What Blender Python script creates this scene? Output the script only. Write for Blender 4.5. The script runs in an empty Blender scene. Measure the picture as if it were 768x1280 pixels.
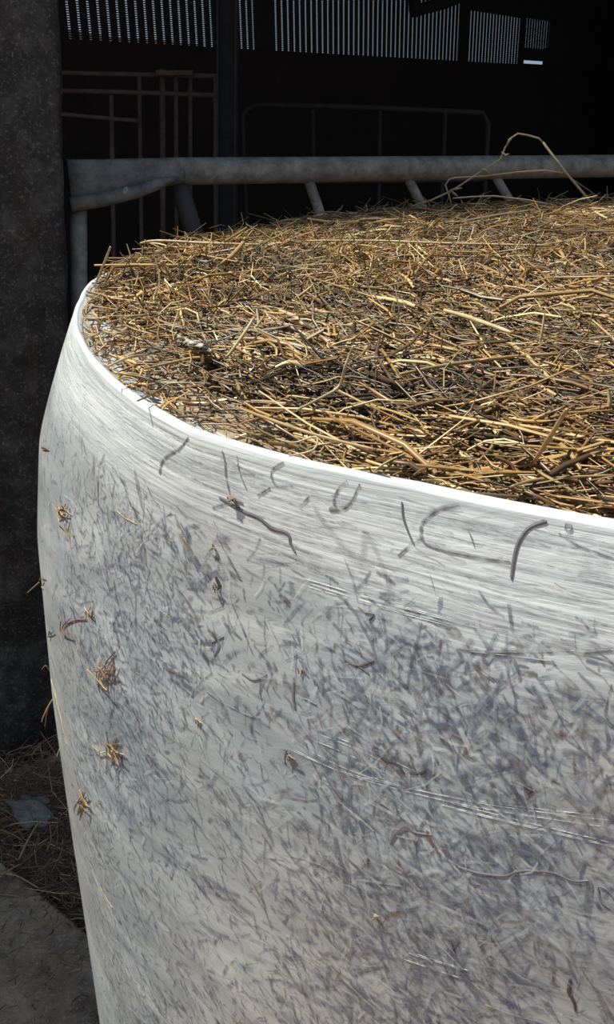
import bpy, math
import numpy as np
from mathutils import Vector, Matrix
from mathutils.bvhtree import BVHTree

# ------------------------------------------------------------------ camera, light, exposure
S = bpy.context.scene
COL = S.collection
F = 1150.0; TH = math.radians(24.0); ROLL = math.radians(-1.0); EYE = 1.342
cam_d = bpy.data.cameras.new('camera'); cam = bpy.data.objects.new('camera', cam_d); COL.objects.link(cam)
cam_d.sensor_fit = 'VERTICAL'; cam_d.sensor_height = 24.0; cam_d.lens = 24.0 * F / 1280.0
cam_d.clip_start = 0.02; cam_d.clip_end = 200
cR = Vector((1, 0, 0)); cU = Vector((0, math.sin(TH), math.cos(TH))); cB = Vector((0, -math.cos(TH), math.sin(TH)))
# photo axes -> levelled axes by ROLL
pR = math.cos(ROLL) * cR + math.sin(ROLL) * cU
pU = -math.sin(ROLL) * cR + math.cos(ROLL) * cU
M = Matrix((pR, pU, cB)).transposed().to_4x4(); M.translation = (0, 0, EYE)
cam.matrix_world = M
S.camera = cam

S.view_settings.view_transform = 'Standard'; S.view_settings.look = 'None'
S.view_settings.gamma = 1; S.view_settings.use_curve_mapping = False
S.view_settings.exposure = 0.0
S.cycles.max_bounces = 6; S.cycles.transparent_max_bounces = 16

W = bpy.data.worlds.new('sky'); S.world = W; W.use_nodes = True
wn = W.node_tree.nodes; wl = W.node_tree.links
bg = wn['Background']
tc = wn.new('ShaderNodeTexCoord'); sep = wn.new('ShaderNodeSeparateXYZ'); ramp = wn.new('ShaderNodeValToRGB')
wl.new(tc.outputs['Generated'], sep.inputs[0]); wl.new(sep.outputs['Z'], ramp.inputs[0])
ramp.color_ramp.elements[0].position = 0.0; ramp.color_ramp.elements[0].color = (0.49, 0.61, 0.74, 1)
ramp.color_ramp.elements[1].position = 0.8; ramp.color_ramp.elements[1].color = (0.43, 0.58, 0.80, 1)
wl.new(ramp.outputs[0], bg.inputs[0]); bg.inputs[1].default_value = 0.60

FAC = math.radians(21.0)                                  # the barn front runs this way
sun_d = bpy.data.lights.new('sun', 'SUN'); sun = bpy.data.objects.new('sun', sun_d); COL.objects.link(sun)
sun_d.energy = 7.4; sun_d.angle = math.radians(2.5); sun_d.color = (1.0, 0.94, 0.82)
sel = math.radians(62); saz = math.radians(-16)
sd = Vector((math.cos(saz) * math.cos(sel), math.sin(saz) * math.cos(sel), -math.sin(sel)))
sun.rotation_euler = sd.to_track_quat('-Z', 'Y').to_euler(); sun.location = (-5, -2, 6)

# ------------------------------------------------------------------ helpers
def ray(px, py):
    px = float(px); py = float(py)
    return ((px - 384) * pR + (640 - py) * pU - F * cB).normalized()
O = Vector((0, 0, EYE))
def on_plane(px, py, p0, n):
    d = ray(px, py); return O + d * ((p0 - O).dot(n) / d.dot(n))
def ground(px, py, z=0.0): return on_plane(px, py, Vector((0, 0, z)), Vector((0, 0, 1)))
def atY(px, py, Y): return on_plane(px, py, Vector((0, Y, 0)), Vector((0, 1, 0)))

def mesh_np(name, V, Fc, mat, parent=None, col=None, smooth=False):
    """V (n,3); Fc (m,k) array or list of tuples; col (m_vertices,4)"""
    me = bpy.data.meshes.new(name)
    if isinstance(Fc, np.ndarray):
        k = Fc.shape[1]; V = np.asarray(V, np.float32)
        me.vertices.add(len(V)); me.vertices.foreach_set('co', V.ravel())
        me.loops.add(Fc.size); me.loops.foreach_set('vertex_index', Fc.ravel().astype(np.int32))
        me.polygons.add(len(Fc)); me.polygons.foreach_set('loop_start', np.arange(0, Fc.size, k, dtype=np.int32))
        me.update(calc_edges=True)
    else:
        me.from_pydata([tuple(v) for v in V], [], Fc)
    if col is not None:
        a = me.color_attributes.new('tint', 'FLOAT_COLOR', 'POINT')
        a.data.foreach_set('color', np.asarray(col, np.float32).ravel())
    if smooth: me.polygons.foreach_set('use_smooth', [True] * len(me.polygons))
    me.materials.append(mat)
    o = bpy.data.objects.new(name, me); COL.objects.link(o)
    if parent is not None: o.parent = parent
    return o

class MB:
    def __init__(s): s.v = []; s.f = []
    def add(s, vs, fs):
        b = len(s.v); s.v += [Vector(v) for v in vs]; s.f += [tuple(i + b for i in f) for f in fs]
    def box(s, c, ax, ay, az):      # centre and three half-axis vectors
        c = Vector(c); ax = Vector(ax); ay = Vector(ay); az = Vector(az)
        vs = [c + i * ax + j * ay + k * az for i in (-1, 1) for j in (-1, 1) for k in (-1, 1)]
        s.add(vs, [(0, 1, 3, 2), (4, 6, 7, 5), (0, 4, 5, 1), (2, 3, 7, 6), (0, 2, 6, 4), (1, 5, 7, 3)])
    def tube(s, pts, rad, n=12, flat=None, closed=True):
        pts = [Vector(p) for p in pts]; m = len(pts)
        if not hasattr(rad, '__len__'): rad = [rad] * m
        up = Vector((0, 0, 1)); vs = []; prev = None
        for i, p in enumerate(pts):
            t = (pts[min(i + 1, m - 1)] - pts[max(i - 1, 0)]).normalized()
            if prev is None:
                a = t.cross(up)
                if a.length < .1: a = t.cross(Vector((1, 0, 0)))
            else: a = prev - t * prev.dot(t)
            a.normalize(); prev = a; b = t.cross(a)
            r = rad[i]; ra, rb = (r if hasattr(r, '__len__') else (r, r))
            for k in range(n):
                q = 2 * math.pi * k / n
                vs.append(p + a * math.cos(q) * ra + b * math.sin(q) * rb)
        fs = [(i * n + k, i * n + (k + 1) % n, (i + 1) * n + (k + 1) % n, (i + 1) * n + k) for i in range(m - 1) for k in range(n)]
        if closed: fs += [tuple(range(n))[::-1], tuple(range((m - 1) * n, m * n))]
        s.add(vs, fs)
    def build(s, name, mat, parent=None, smooth=False):
        org = Vector((0, 0, 0))
        return mesh_np(name, s.v, s.f, mat, parent, smooth=smooth)

def tag(o, label=None, cat=None, group=None, kind=None):
    if label: o['label'] = label
    if cat: o['category'] = cat
    if group: o['group'] = group
    if kind: o['kind'] = kind
    return o
def empty(name, loc=(0, 0, 0)):
    o = bpy.data.objects.new(name, None); o.location = loc; COL.objects.link(o); o.empty_display_size = .05
    return o
def keep(o, parent):                                  # parent without moving the child
    o.parent = parent; o.matrix_parent_inverse = Matrix.Translation(parent.location).inverted(); return o
def recentre(o):
    vs = [v.co.copy() for v in o.data.vertices]
    c = sum(vs, Vector()) / len(vs); c.z = min(v.z for v in vs)
    o.data.transform(Matrix.Translation(-c)); o.location = c; return o

rng = np.random.default_rng(7)

# ------------------------------------------------------------------ materials
def new_mat(name):
    m = bpy.data.materials.new(name); m.use_nodes = True
    nt = m.node_tree; return m, nt.nodes, nt.links, nt.nodes['Principled BSDF']
def mapped(n, l, coord, scale, rot=(0, 0, 0)):
    t = n.new('ShaderNodeTexCoord') if coord != 'UV' else n.new('ShaderNodeUVMap')
    mp = n.new('ShaderNodeMapping'); mp.inputs['Scale'].default_value = scale; mp.inputs['Rotation'].default_value = rot
    l.new(t.outputs['UV' if coord == 'UV' else coord], mp.inputs[0]); return mp.outputs[0]
def noise(n, l, vec, scale, detail=4, rough=.55, dist=0):
    t = n.new('ShaderNodeTexNoise'); t.inputs['Scale'].default_value = scale; t.inputs['Detail'].default_value = detail
    t.inputs['Roughness'].default_value = rough; t.inputs['Distortion'].default_value = dist
    l.new(vec, t.inputs['Vector']); return t.outputs['Fac']
def cramp(n, l, fac, stops):
    r = n.new('ShaderNodeValToRGB'); e = r.color_ramp.elements
    while len(e) < len(stops): e.new(.5)
    for q, (p, c) in zip(e, stops): q.position = p; q.color = (*c, 1) if len(c) == 3 else c
    l.new(fac, r.inputs[0]); return r.outputs[0]
def mix(n, l, fac, a, b, mode='MIX'):
    m = n.new('ShaderNodeMix'); m.data_type = 'RGBA'; m.blend_type = mode
    if isinstance(fac, float): m.inputs[0].default_value = fac
    else: l.new(fac, m.inputs[0])
    for k, x in ((6, a), (7, b)):
        if isinstance(x, tuple): m.inputs[k].default_value = (*x, 1)
        else: l.new(x, m.inputs[k])
    return m.outputs[2]
def math_(n, l, op, a, b=None):
    m = n.new('ShaderNodeMath'); m.operation = op
    for k, x in ((0, a), (1, b)):
        if x is None: continue
        if isinstance(x, (int, float)): m.inputs[k].default_value = x
        else: l.new(x, m.inputs[k])
    return m.outputs[0]
def bump(n, l, h, strength, dist, bs, prev=None):
    b = n.new('ShaderNodeBump'); b.inputs['Strength'].default_value = strength; b.inputs['Distance'].default_value = dist
    l.new(h, b.inputs['Height'])
    if prev is not None: l.new(prev, b.inputs['Normal'])
    if bs is not None: l.new(b.outputs[0], bs.inputs['Normal'])
    return b.outputs[0]

def rough_mat(name, c0, c1, scale, rough=.8, metallic=0, bs=.4, bd=.004, speck=None, stretch=(1, 1, 1)):
    m, n, l, p = new_mat(name)
    v = mapped(n, l, 'Object', stretch)
    f = noise(n, l, v, scale, 9, .76)
    c = cramp(n, l, f, [(.32, c0), (.68, c1)])
    if speck:
        f2 = noise(n, l, v, scale * 9, 3, .7)
        c = mix(n, l, cramp(n, l, f2, [(.58, (0, 0, 0)), (.68, (1, 1, 1))]), c, speck)
    l.new(c, p.inputs['Base Color']); p.inputs['Roughness'].default_value = rough; p.inputs['Metallic'].default_value = metallic
    f3 = noise(n, l, v, scale * 4, 6, .7)
    bump(n, l, f3, bs, bd, p)
    return m

# pillar: very dark cast concrete with pale specks and rusty patches
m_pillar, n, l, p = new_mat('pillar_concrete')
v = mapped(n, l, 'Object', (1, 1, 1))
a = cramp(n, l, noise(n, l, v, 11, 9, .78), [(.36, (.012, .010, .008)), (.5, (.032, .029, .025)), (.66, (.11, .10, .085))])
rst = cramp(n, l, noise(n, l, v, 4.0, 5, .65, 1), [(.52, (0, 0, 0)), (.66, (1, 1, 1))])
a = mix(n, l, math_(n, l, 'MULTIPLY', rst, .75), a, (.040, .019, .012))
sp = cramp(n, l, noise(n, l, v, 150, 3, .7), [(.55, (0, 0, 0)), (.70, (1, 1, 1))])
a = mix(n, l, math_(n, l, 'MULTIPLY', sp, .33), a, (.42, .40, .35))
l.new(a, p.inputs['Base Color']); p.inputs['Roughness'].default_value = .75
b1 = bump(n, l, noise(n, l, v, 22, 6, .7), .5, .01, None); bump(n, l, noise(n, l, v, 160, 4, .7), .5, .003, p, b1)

m_galv = rough_mat('galvanised_steel', (.09, .083, .07), (.36, .34, .29), 30, .6, .1, .35, .002, (.20, .20, .19))
m_plate = rough_mat('dark_plate', (.045, .043, .040), (.24, .235, .215), 18, .6, .1, .5, .004, None, (1, 1, 1))  # mottled grey steel, darker than the rail
m_gate = rough_mat('dull_gate_pipe', (.018, .017, .016), (.04, .038, .036), 18, .8, 0, .3, .002)
m_rust = rough_mat('rusty_pipe', (.07, .048, .038), (.16, .125, .105), 18, .8, 0, .3, .002)
m_dark = rough_mat('dark_steel', (.016, .016, .017), (.04, .04, .04), 12, .7, 0, .3, .002)
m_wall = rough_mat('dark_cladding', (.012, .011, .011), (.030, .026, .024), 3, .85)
m_board = rough_mat('dark_brown_wall', (.014, .010, .009), (.030, .020, .017), 2, .9)  # very dark brown all over
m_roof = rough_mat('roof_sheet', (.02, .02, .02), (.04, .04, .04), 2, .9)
m_bank = rough_mat('earth_bank', (.07, .04, .028), (.14, .085, .06), 5, .95)
m_floor = rough_mat('barn_floor', (.09, .05, .035), (.28, .15, .11), 7, .9, 0, .6, .03)

# yard concrete with worn grit
m_yard, n, l, p = new_mat('yard_concrete')
v = mapped(n, l, 'Object', (1, 1, 1))
a = cramp(n, l, noise(n, l, v, 14, 10, .82), [(.36, (.11, .08, .058)), (.64, (.70, .53, .39))])
br = cramp(n, l, noise(n, l, v, 4, 5, .65, .6), [(.45, (0, 0, 0)), (.62, (1, 1, 1))])
a = mix(n, l, math_(n, l, 'MULTIPLY', br, .7), a, (.34, .22, .14))
sp = cramp(n, l, noise(n, l, v, 130, 3, .75), [(.56, (0, 0, 0)), (.70, (1, 1, 1))])
a = mix(n, l, math_(n, l, 'MULTIPLY', sp, .6), a, (.72, .66, .58))
l.new(a, p.inputs['Base Color']); p.inputs['Roughness'].default_value = .85
b1 = bump(n, l, noise(n, l, v, 14, 6, .7), .4, .006, None); bump(n, l, noise(n, l, v, 170, 4, .75), .7, .002, p, b1)

# plastic net and film of the bale: UV = metres round the bale, metres down it
m_film, n, l, p = new_mat('bale_film')
uv = mapped(n, l, 'UV', (1, 1, 1))
su = n.new('ShaderNodeSeparateXYZ'); l.new(uv, su.inputs[0])
sk = n.new('ShaderNodeMapping'); sk.inputs['Rotation'].default_value = (0, 0, math.radians(10)); l.new(uv, sk.inputs[0])
def sc(vec, s):
    q = n.new('ShaderNodeMapping'); q.inputs['Scale'].default_value = s; l.new(vec, q.inputs[0]); return q.outputs[0]
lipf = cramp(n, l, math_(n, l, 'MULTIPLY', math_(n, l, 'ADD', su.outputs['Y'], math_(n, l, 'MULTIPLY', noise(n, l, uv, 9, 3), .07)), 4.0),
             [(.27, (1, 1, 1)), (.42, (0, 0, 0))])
body = cramp(n, l, noise(n, l, sc(sk.outputs[0], (10, 34, 1)), 1, 6, .62, .6), [(.28, (.18, .215, .245)), (.5, (.285, .33, .36)), (.72, (.455, .50, .52))])
pur = cramp(n, l, noise(n, l, uv, 5, 4), [(.4, (0, 0, 0)), (.65, (1, 1, 1))])
body = mix(n, l, math_(n, l, 'MULTIPLY', pur, .4), body, (.38, .355, .33))
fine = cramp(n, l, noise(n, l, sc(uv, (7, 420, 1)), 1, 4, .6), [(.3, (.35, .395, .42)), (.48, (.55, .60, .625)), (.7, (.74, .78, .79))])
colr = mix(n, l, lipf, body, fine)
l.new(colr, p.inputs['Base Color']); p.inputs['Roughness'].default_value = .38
p.inputs['Specular IOR Level'].default_value = .45
h1 = noise(n, l, sc(uv, (7, 300, 1)), 1, 4, .6)
h2 = noise(n, l, sc(sk.outputs[0], (14, 60, 1)), 1, 5, .6, .5)
h1 = math_(n, l, 'MULTIPLY', h1, math_(n, l, 'ADD', lipf, .12))
b1 = bump(n, l, h2, .5, .0014, None); bump(n, l, h1, .5, .0010, p, b1)

def tint_mat(name, rough, alpha=False, spec=.5):
    m, n, l, p = new_mat(name)
    at = n.new('ShaderNodeAttribute'); at.attribute_name = 'tint'
    l.new(at.outputs['Color'], p.inputs['Base Color']); p.inputs['Roughness'].default_value = rough
    p.inputs['Specular IOR Level'].default_value = spec
    if alpha:
        v = mapped(n, l, 'Object', (1, 1, 1))
        nz = cramp(n, l, noise(n, l, v, 260, 3, .6), [(.36, (.25, .25, .25)), (.56, (1, 1, 1))])
        l.new(math_(n, l, 'MULTIPLY', at.outputs['Alpha'], nz), p.inputs['Alpha'])
    return m
m_straw = tint_mat('straw', .38, spec=.55)
m_litter = tint_mat('litter_straw', .7, spec=.3)
m_fleck = tint_mat('chaff_and_highlights', .4, True, .45)
m_bed, n, l, p = new_mat('matted_straw')
v = mapped(n, l, 'Object', (1, 1, 1))
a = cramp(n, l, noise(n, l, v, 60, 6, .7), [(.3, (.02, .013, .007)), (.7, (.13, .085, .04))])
at = n.new('ShaderNodeAttribute'); at.attribute_name = 'tint'
net = cramp(n, l, noise(n, l, v, 90, 5, .7), [(.3, (.16, .115, .075)), (.7, (.42, .34, .24))])
a = mix(n, l, at.outputs['Fac'], a, net)
l.new(a, p.inputs['Base Color']); p.inputs['Roughness'].default_value = .7; bump(n, l, noise(n, l, v, 150, 5, .7), .8, .006, p)
def flat_mat(name, c, rough=.6):
    m, n, l, p = new_mat(name); v = mapped(n, l, 'Object', (1, 1, 1))
    f = noise(n, l, v, 90, 4, .6)
    a = cramp(n, l, f, [(.3, tuple(x * .7 for x in c)), (.7, tuple(min(1, x * 1.25) for x in c))])
    l.new(a, p.inputs['Base Color']); p.inputs['Roughness'].default_value = rough; return m
m_stalk = flat_mat('pale_stalk', (.44, .35, .20), .45)
m_stalk2 = flat_mat('gold_stalk', (.33, .22, .10), .5)
m_brown = flat_mat('brown_scrap', (.17, .11, .065), .6)
m_red = flat_mat('russet_scrap', (.16, .07, .045), .6)
m_grey = flat_mat('grey_trapped', (.15, .15, .165), .45)
m_grey2 = flat_mat('mid_grey_trapped', (.24, .24, .27), .45)
_nt = m_grey2.node_tree; _n = _nt.nodes; _l = _nt.links
_v = mapped(_n, _l, 'Object', (1, 1, 4)); _l.new(cramp(_n, _l, noise(_n, _l, _v, 170, 3, .6), [(.40, (.08, .08, .08)), (.62, (.72, .72, .72))]), _n['Principled BSDF'].inputs['Alpha'])
m_black = flat_mat('dark_trapped', (.05, .048, .05), .5)
m_white = flat_mat('crease_highlight', (.50, .52, .54), .4)  # near-white, painted where creases in the film catch the light
_nt = m_white.node_tree; _n = _nt.nodes; _l = _nt.links
_v = mapped(_n, _l, 'Object', (1, 1, 1)); _l.new(cramp(_n, _l, noise(_n, _l, _v, 120, 3, .6), [(.40, (.05, .05, .05)), (.62, (.6, .6, .6))]), _n['Principled BSDF'].inputs['Alpha'])

# ------------------------------------------------------------------ the setting
fd = Vector((math.cos(FAC), math.sin(FAC), 0)); fn = Vector((-math.sin(FAC), math.cos(FAC), 0))   # along the front, into the barn
UPZ = Vector((0, 0, 1))
def bumpy_ground(name, corners_fn, nu, nv, amp, mat, seed, freq=20):
    r = np.random.default_rng(seed); V = []
    ph = r.uniform(0, 6.28, (10, 2)); fr = r.normal(0, freq, (10, 2))
    for i in range(nu + 1):
        for j in range(nv + 1):
            q = corners_fn(i / nu, j / nv)
            h = sum(math.sin(q.x * fr[k, 0] + ph[k, 0]) * math.sin(q.y * fr[k, 1] + ph[k, 1]) for k in range(10)) / 5
            V.append(q + UPZ * h * amp)
    Fc = np.array([(i * (nv + 1) + j, (i + 1) * (nv + 1) + j, (i + 1) * (nv + 1) + j + 1, i * (nv + 1) + j + 1) for i in range(nu) for j in range(nv)])
    return mesh_np(name, np.array([tuple(x) for x in V]), Fc, mat, smooth=True)

pa = ground(8, 960); pb = ground(105, 925)                # foot of the pillar face
base0 = pa - fn * 0.0
# lower ground everywhere; the yard slab stands a little above it and ends at the edge seen left of the bale
fl = MB(); fl.box((0, 12, -.06), (40, 0, 0), (0, 32, 0), (0, 0, .03)); fo = fl.build('floor', m_floor); tag(fo, kind='structure')
SLAB = 0.03
e0 = ground(0, 1075, SLAB); e1 = ground(104, 1160, SLAB); ed = (e1 - e0).normalized(); en = Vector((ed.y, -ed.x, 0))
if en.y > 0: en = -en
def slab_q(u, v):
    # v is concentrated near the visible corner
    q = e0 + ed * (-1.2 + 3.4 * u) + en * (v ** 1.5 * 3.0); q.z = SLAB - (0.012 if v == 0 else 0); return q
yd = bumpy_ground('yard_slab', slab_q, 170, 110, .004, m_yard, 3, 40)
skirt = MB(); a0 = slab_q(0, 0); a1 = slab_q(1, 0)
skirt.box((a0 + a1) / 2 + en * .02 - UPZ * .02, (a1 - a0) / 2, en * .02, UPZ * .022)
sk_o = skirt.build('slab_edge', m_yard, yd)
tag(yd, 'worn grey-brown concrete yard slab at bottom left', kind='structure')
def gutter_q(u, v):
    q = e0 + ed * (-1.6 + 4.2 * u) - en * (-.05 + v * 1.2); q.z = -.012; return q
gu = bumpy_ground('gutter_floor', gutter_q, 120, 60, .014, m_yard, 5, 26); tag(gu, kind='structure')

# pillar
face = (pb - pa); face.z = 0; wdir = face.normalized(); pn = Vector((-wdir.y, wdir.x, 0))   # pn points into the barn
tr = on_plane(76, 0, pb, pn); tl = on_plane(-57, 0, pa, pn)
def up_to(b, t, z): return b + (t - b) * ((z - b.z) / (t.z - b.z))
NZ = 150; NW = 22; dep = .2
prings = []
def ring(z):
    L = up_to(pa, tl, z); R_ = up_to(pb, tr, z); out = []
    cr = .012
    pts = []
    loop = [(0, 0), (1, 0), (1, 1), (0, 1)]
    w = (R_ - L).length
    for k in range(NW + 1): pts.append((L + (R_ - L) * (cr / w + (1 - 2 * cr / w) * k / NW), -pn))
    for k in range(9): pts.append((R_ + pn * (cr + (dep - 2 * cr) * k / 8), (R_ - L).normalized()))
    for k in range(9): pts.append((R_ + pn * dep + (L - R_) * (k + .3) / 9.3, pn))
    for k in range(9): pts.append((L + pn * (dep - cr - (dep - 2 * cr) * k / 8), (L - R_).normalized()))
    return pts
V = []; zs = np.linspace(-.02, 3.4, NZ)
pr = np.random.default_rng(11); fr = pr.normal(0, 30, (14, 3)); ph = pr.uniform(0, 6.28, 14)
for z in zs:
    for q, nn in ring(z):
        h = sum(math.sin(fr[k, 0] * q.x + fr[k, 1] * q.y + fr[k, 2] * q.z + ph[k]) for k in range(14)) / 14
        V.append(q + nn * h * .006 + nn * float(pr.normal(0, .0008)))
npr = len(ring(0.)); Fp = np.array([(i * npr + k, i * npr + (k + 1) % npr, (i + 1) * npr + (k + 1) % npr, (i + 1) * npr + k) for i in range(NZ - 1) for k in range(npr)])
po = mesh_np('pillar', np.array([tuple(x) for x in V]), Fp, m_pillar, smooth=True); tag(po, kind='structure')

# roof over the pens, its edge above the barn front, plus the side walls
fr0 = Vector((0, 1.96, 0))
# far wall, running away to the right
WA = atY(80, 50, 6.5); WB = atY(650, 97, 12.6)
wd = WB - WA; wd.z = 0; wd.normalize(); wnrm = Vector((-wd.y, wd.x, 0))
def wall_uv(px, py):
    q = on_plane(px, py, WA, wnrm); return (q - Vector((WA.x, WA.y, 0))).dot(wd), q.z
def wp(s, z, off=0): return Vector((WA.x, WA.y, 0)) + wd * s + UPZ * z + wnrm * off
zb = WA.z
wallb = empty('wall_back', (WA.x, WA.y, 0)); tag(wallb, kind='structure')
def wbox(mb, s0, s1, z0, z1, t=.02, off=0):
    mb.box(wp((s0 + s1) / 2, (z0 + z1) / 2, off), wd * (s1 - s0) / 2, wnrm * t, UPZ * (z1 - z0) / 2)
slot = [wall_uv(655, 75), wall_uv(678.5, 81)]
s_slot0, s_slot1 = slot[0][0], slot[1][0]; zs1 = wall_uv(667, 76)[1]; zs0 = wall_uv(667, 80)[1]
lw = MB(); wbox(lw, -9, s_slot0, -.05, zb, .006); wbox(lw, s_slot1, 19, -.05, zb, .006)
wbox(lw, s_slot0, s_slot1, -.05, min(zs0, zb), .006)
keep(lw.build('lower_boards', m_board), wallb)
# roof over the pens, its edge above the barn front, and the right-hand wall
den = fd.x * wd.y - fd.y * wd.x; dw = Vector((WA.x, WA.y, 0)) - fr0
sI = (dw.x * wd.y - dw.y * wd.x) / den
cI = fr0 + fd * sI; cR_ = fr0 + fd * 14; cB_ = wp(19, 0)
rf = MB(); pr_ = [q + UPZ * 3.41 for q in (cI - wd * .1 , cR_, cB_ + wnrm * .06, cI + wnrm * .06)]
rf.add(pr_ + [q + UPZ * .08 for q in pr_], [(0, 1, 2, 3), (7, 6, 5, 4), (0, 4, 5, 1), (1, 5, 6, 2), (2, 6, 7, 3), (3, 7, 4, 0)])
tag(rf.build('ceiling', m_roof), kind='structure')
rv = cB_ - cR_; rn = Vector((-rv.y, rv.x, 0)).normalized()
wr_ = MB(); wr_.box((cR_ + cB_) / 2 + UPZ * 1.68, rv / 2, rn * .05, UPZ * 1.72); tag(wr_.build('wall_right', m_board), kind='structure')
# panels of slotted ventilation sheet: (px left, px right, top py or None)
panels = [(74.5, 266, -40, 'a'), (294, 318, -40, 'b'), (338, 573, -40, 'c'), (585, 649, 12, 'd'), (656, 686, 22, 'e')]
uppers = MB(); pitch = .0; prev = -9.0
s_a = wall_uv(88, 20)[0]; s_b = wall_uv(101, 20)[0]; pitch = (s_b - s_a) * 0.965
TOPZ = 3.42
for x0, x1, ty, nm in panels:
    s0 = wall_uv(x0, 30)[0]; s1 = wall_uv(x1, 50)[0]
    wbox(uppers, prev, s0, zb, TOPZ, .004); prev = s1
    zt = min(TOPZ, wall_uv(x0, ty)[1]) if ty > 0 else 2.3
    z0 = zb
    if nm == 'e': z0 = wall_uv(668, 61)[1]; wbox(uppers, s0, s1, zs1, z0, .004); wbox(uppers, s0, s1, zb, zs0, .004)
    if zt < TOPZ: wbox(uppers, s0, s1, zt, TOPZ, .004)
    sh = MB(); k = 0; s = s0
    nslot = max(1, round((s1 - s0) / pitch)); pp = (s1 - s0) / nslot; g = pp * (.23 if nm != 'e' else .13)
    for i in range(nslot):
        q0 = s0 + i * pp; 
        # a folded rib of the sheet between two slots
        L0, L1 = q0, q0 + pp - g
        pts = [(L0, 0), (L0 + (L1 - L0) * .3, -.004), (L0 + (L1 - L0) * .7, -.004), (L1, 0)]
        vs = [wp(a_, z_, b_) for a_, b_ in pts for z_ in (z0, zt)]
        sh.add(vs, [(0, 1, 3, 2), (2, 3, 5, 4), (4, 5, 7, 6), (0, 6, 7, 1)])
        z = z0
        while z < min(zt, 2.35):
            wbox(sh, L1, L1 + g, z, z + .0085, .0008); z += .0135
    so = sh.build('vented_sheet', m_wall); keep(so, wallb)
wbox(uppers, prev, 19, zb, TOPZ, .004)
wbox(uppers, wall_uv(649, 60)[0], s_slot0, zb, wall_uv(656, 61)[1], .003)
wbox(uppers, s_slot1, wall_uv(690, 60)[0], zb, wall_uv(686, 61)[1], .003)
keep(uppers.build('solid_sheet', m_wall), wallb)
# bank of earth outside
bk = MB()
zbk = wall_uv(90, 31)[1]
pts = []
nb = 60
vs = []; fs = []
def zbt(i): return EYE + (zbk - EYE) * float(np.interp(i, [20, 34], [1.45, 0.95]))
for i in range(nb + 1):
    s = -9 + 28 * i / nb
    for (off, z) in ((1.2, -.05), (1.6, zbk * .75), (2.1, zbt(i) + .015 * math.sin(i * 1.7)), (3.5, zbt(i) - .05), (4.5, -.05)):
        vs.append(wp(s, z, off))
for i in range(nb):
    for k in range(4): fs.append((i * 5 + k, (i + 1) * 5 + k, (i + 1) * 5 + k + 1, i * 5 + k + 1))
bk.add(vs, fs); tag(bk.build('earth_bank', m_bank), 'brown earth bank outside the slotted barn wall', 'bank', kind='structure')
# roof brace crossing the opening
br_ = MB(); a0 = on_plane(505, 24, wp(0, 0, -.3), wnrm); a1 = on_plane(590, 0, wp(0, 0, -.3), wnrm); dirb = (a1 - a0)
a0 = a0 - dirb * .1
br_.tube([on_plane(518, 14, wp(0, 0, -.3), wnrm), on_plane(560, 2, wp(0, 0, -.3), wnrm), on_plane(640, -30, wp(0, 0, -.3), wnrm)], .055, 10)
br_.tube([on_plane(518, 14, wp(0, 0, -.3), wnrm), on_plane(517, -60, wp(0, 0, -.3), wnrm)], .05, 8)
tag(br_.build('roof_brace', m_wall), kind='structure')

# stanchion of the shed
st = MB()
Yp = 4.4
c0 = atY(272, 120, Yp); c1 = atY(296, 120, Yp); w = (c1.x - c0.x) / 2; cx = (c0.x + c1.x) / 2
ct = atY(284, 0, Yp); cb = atY(283, 290, Yp); ax_ = (cb - ct) / (cb.z - ct.z); mid_ = ct + ax_ * (1.7 - ct.z); hz_ = ax_ * 1.73
for dx in (-w * .92, w * .92): st.box(mid_ + Vector((dx, .05, 0)), (w * .10, 0, 0), (0, .07, 0), hz_)
st.box(mid_ + Vector((0, .05, 0)), (w, 0, 0), (0, .008, 0), hz_)
tag(st.build('stanchion', m_dark), kind='structure')

# ------------------------------------------------------------------ pens behind: barred barrier and hooped gate
def pix(pts, Y): return [atY(x, y, Y) for x, y in pts]
def pipe(name, pts, Y, wpx, mat, parent, n=10):
    q = pix(pts, Y); D = (q[0] - O).dot(-cB); m = MB(); m.tube(q, wpx * D / F / 2, n)
    return keep(m.build(name, mat, smooth=True), parent)
Yg = 4.7
gx0 = atY(78, 118, Yg)
pen = empty('pen_barrier', (atY(170, 118, Yg).x, Yg, 0))
tag(pen, 'rusty pen barrier of upright bars behind the steel rail, beside the pillar', 'barrier')
pipe('rail', [(20, 89), (120, 92), (268, 95)], Yg, 6, m_rust, pen)
pipe('rail', [(20, 112), (150, 115), (268, 119)], Yg, 6, m_rust, pen)
pipe('rail', [(20, 140), (80, 143), (172, 151)], Yg - .1, 5, m_rust, pen)
for x, xb, w_, y0 in ((139, 142, 6, 119), (174, 177, 5.5, 92), (203, 204, 7.5, 86), (220, 221, 6, 92), (238, 238, 5.5, 92), (268.5, 269, 4.5, 92)):
    q0 = atY(x, y0, Yg); qb = atY(xb, 300, Yg); q1 = q0 + (qb - q0) * ((-.02 - q0.z) / (qb.z - q0.z)); D = (q0 - O).dot(-cB); m = MB(); m.tube([q0, q1], w_ * D / F / 2, 10)
    keep(m.build('upright_bar', m_rust, smooth=True), pen)
mbx = MB(); q = pix([(196, 88), (242, 88), (242, 94), (196, 94)], Yg - .04)
c_ = sum(q, Vector()) / 4; mbx.box(c_, (q[1] - q[0]) / 2, (0, .03, 0), (q[1] - q[2]) / 2); keep(mbx.build('latch_box', m_rust), pen)

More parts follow.
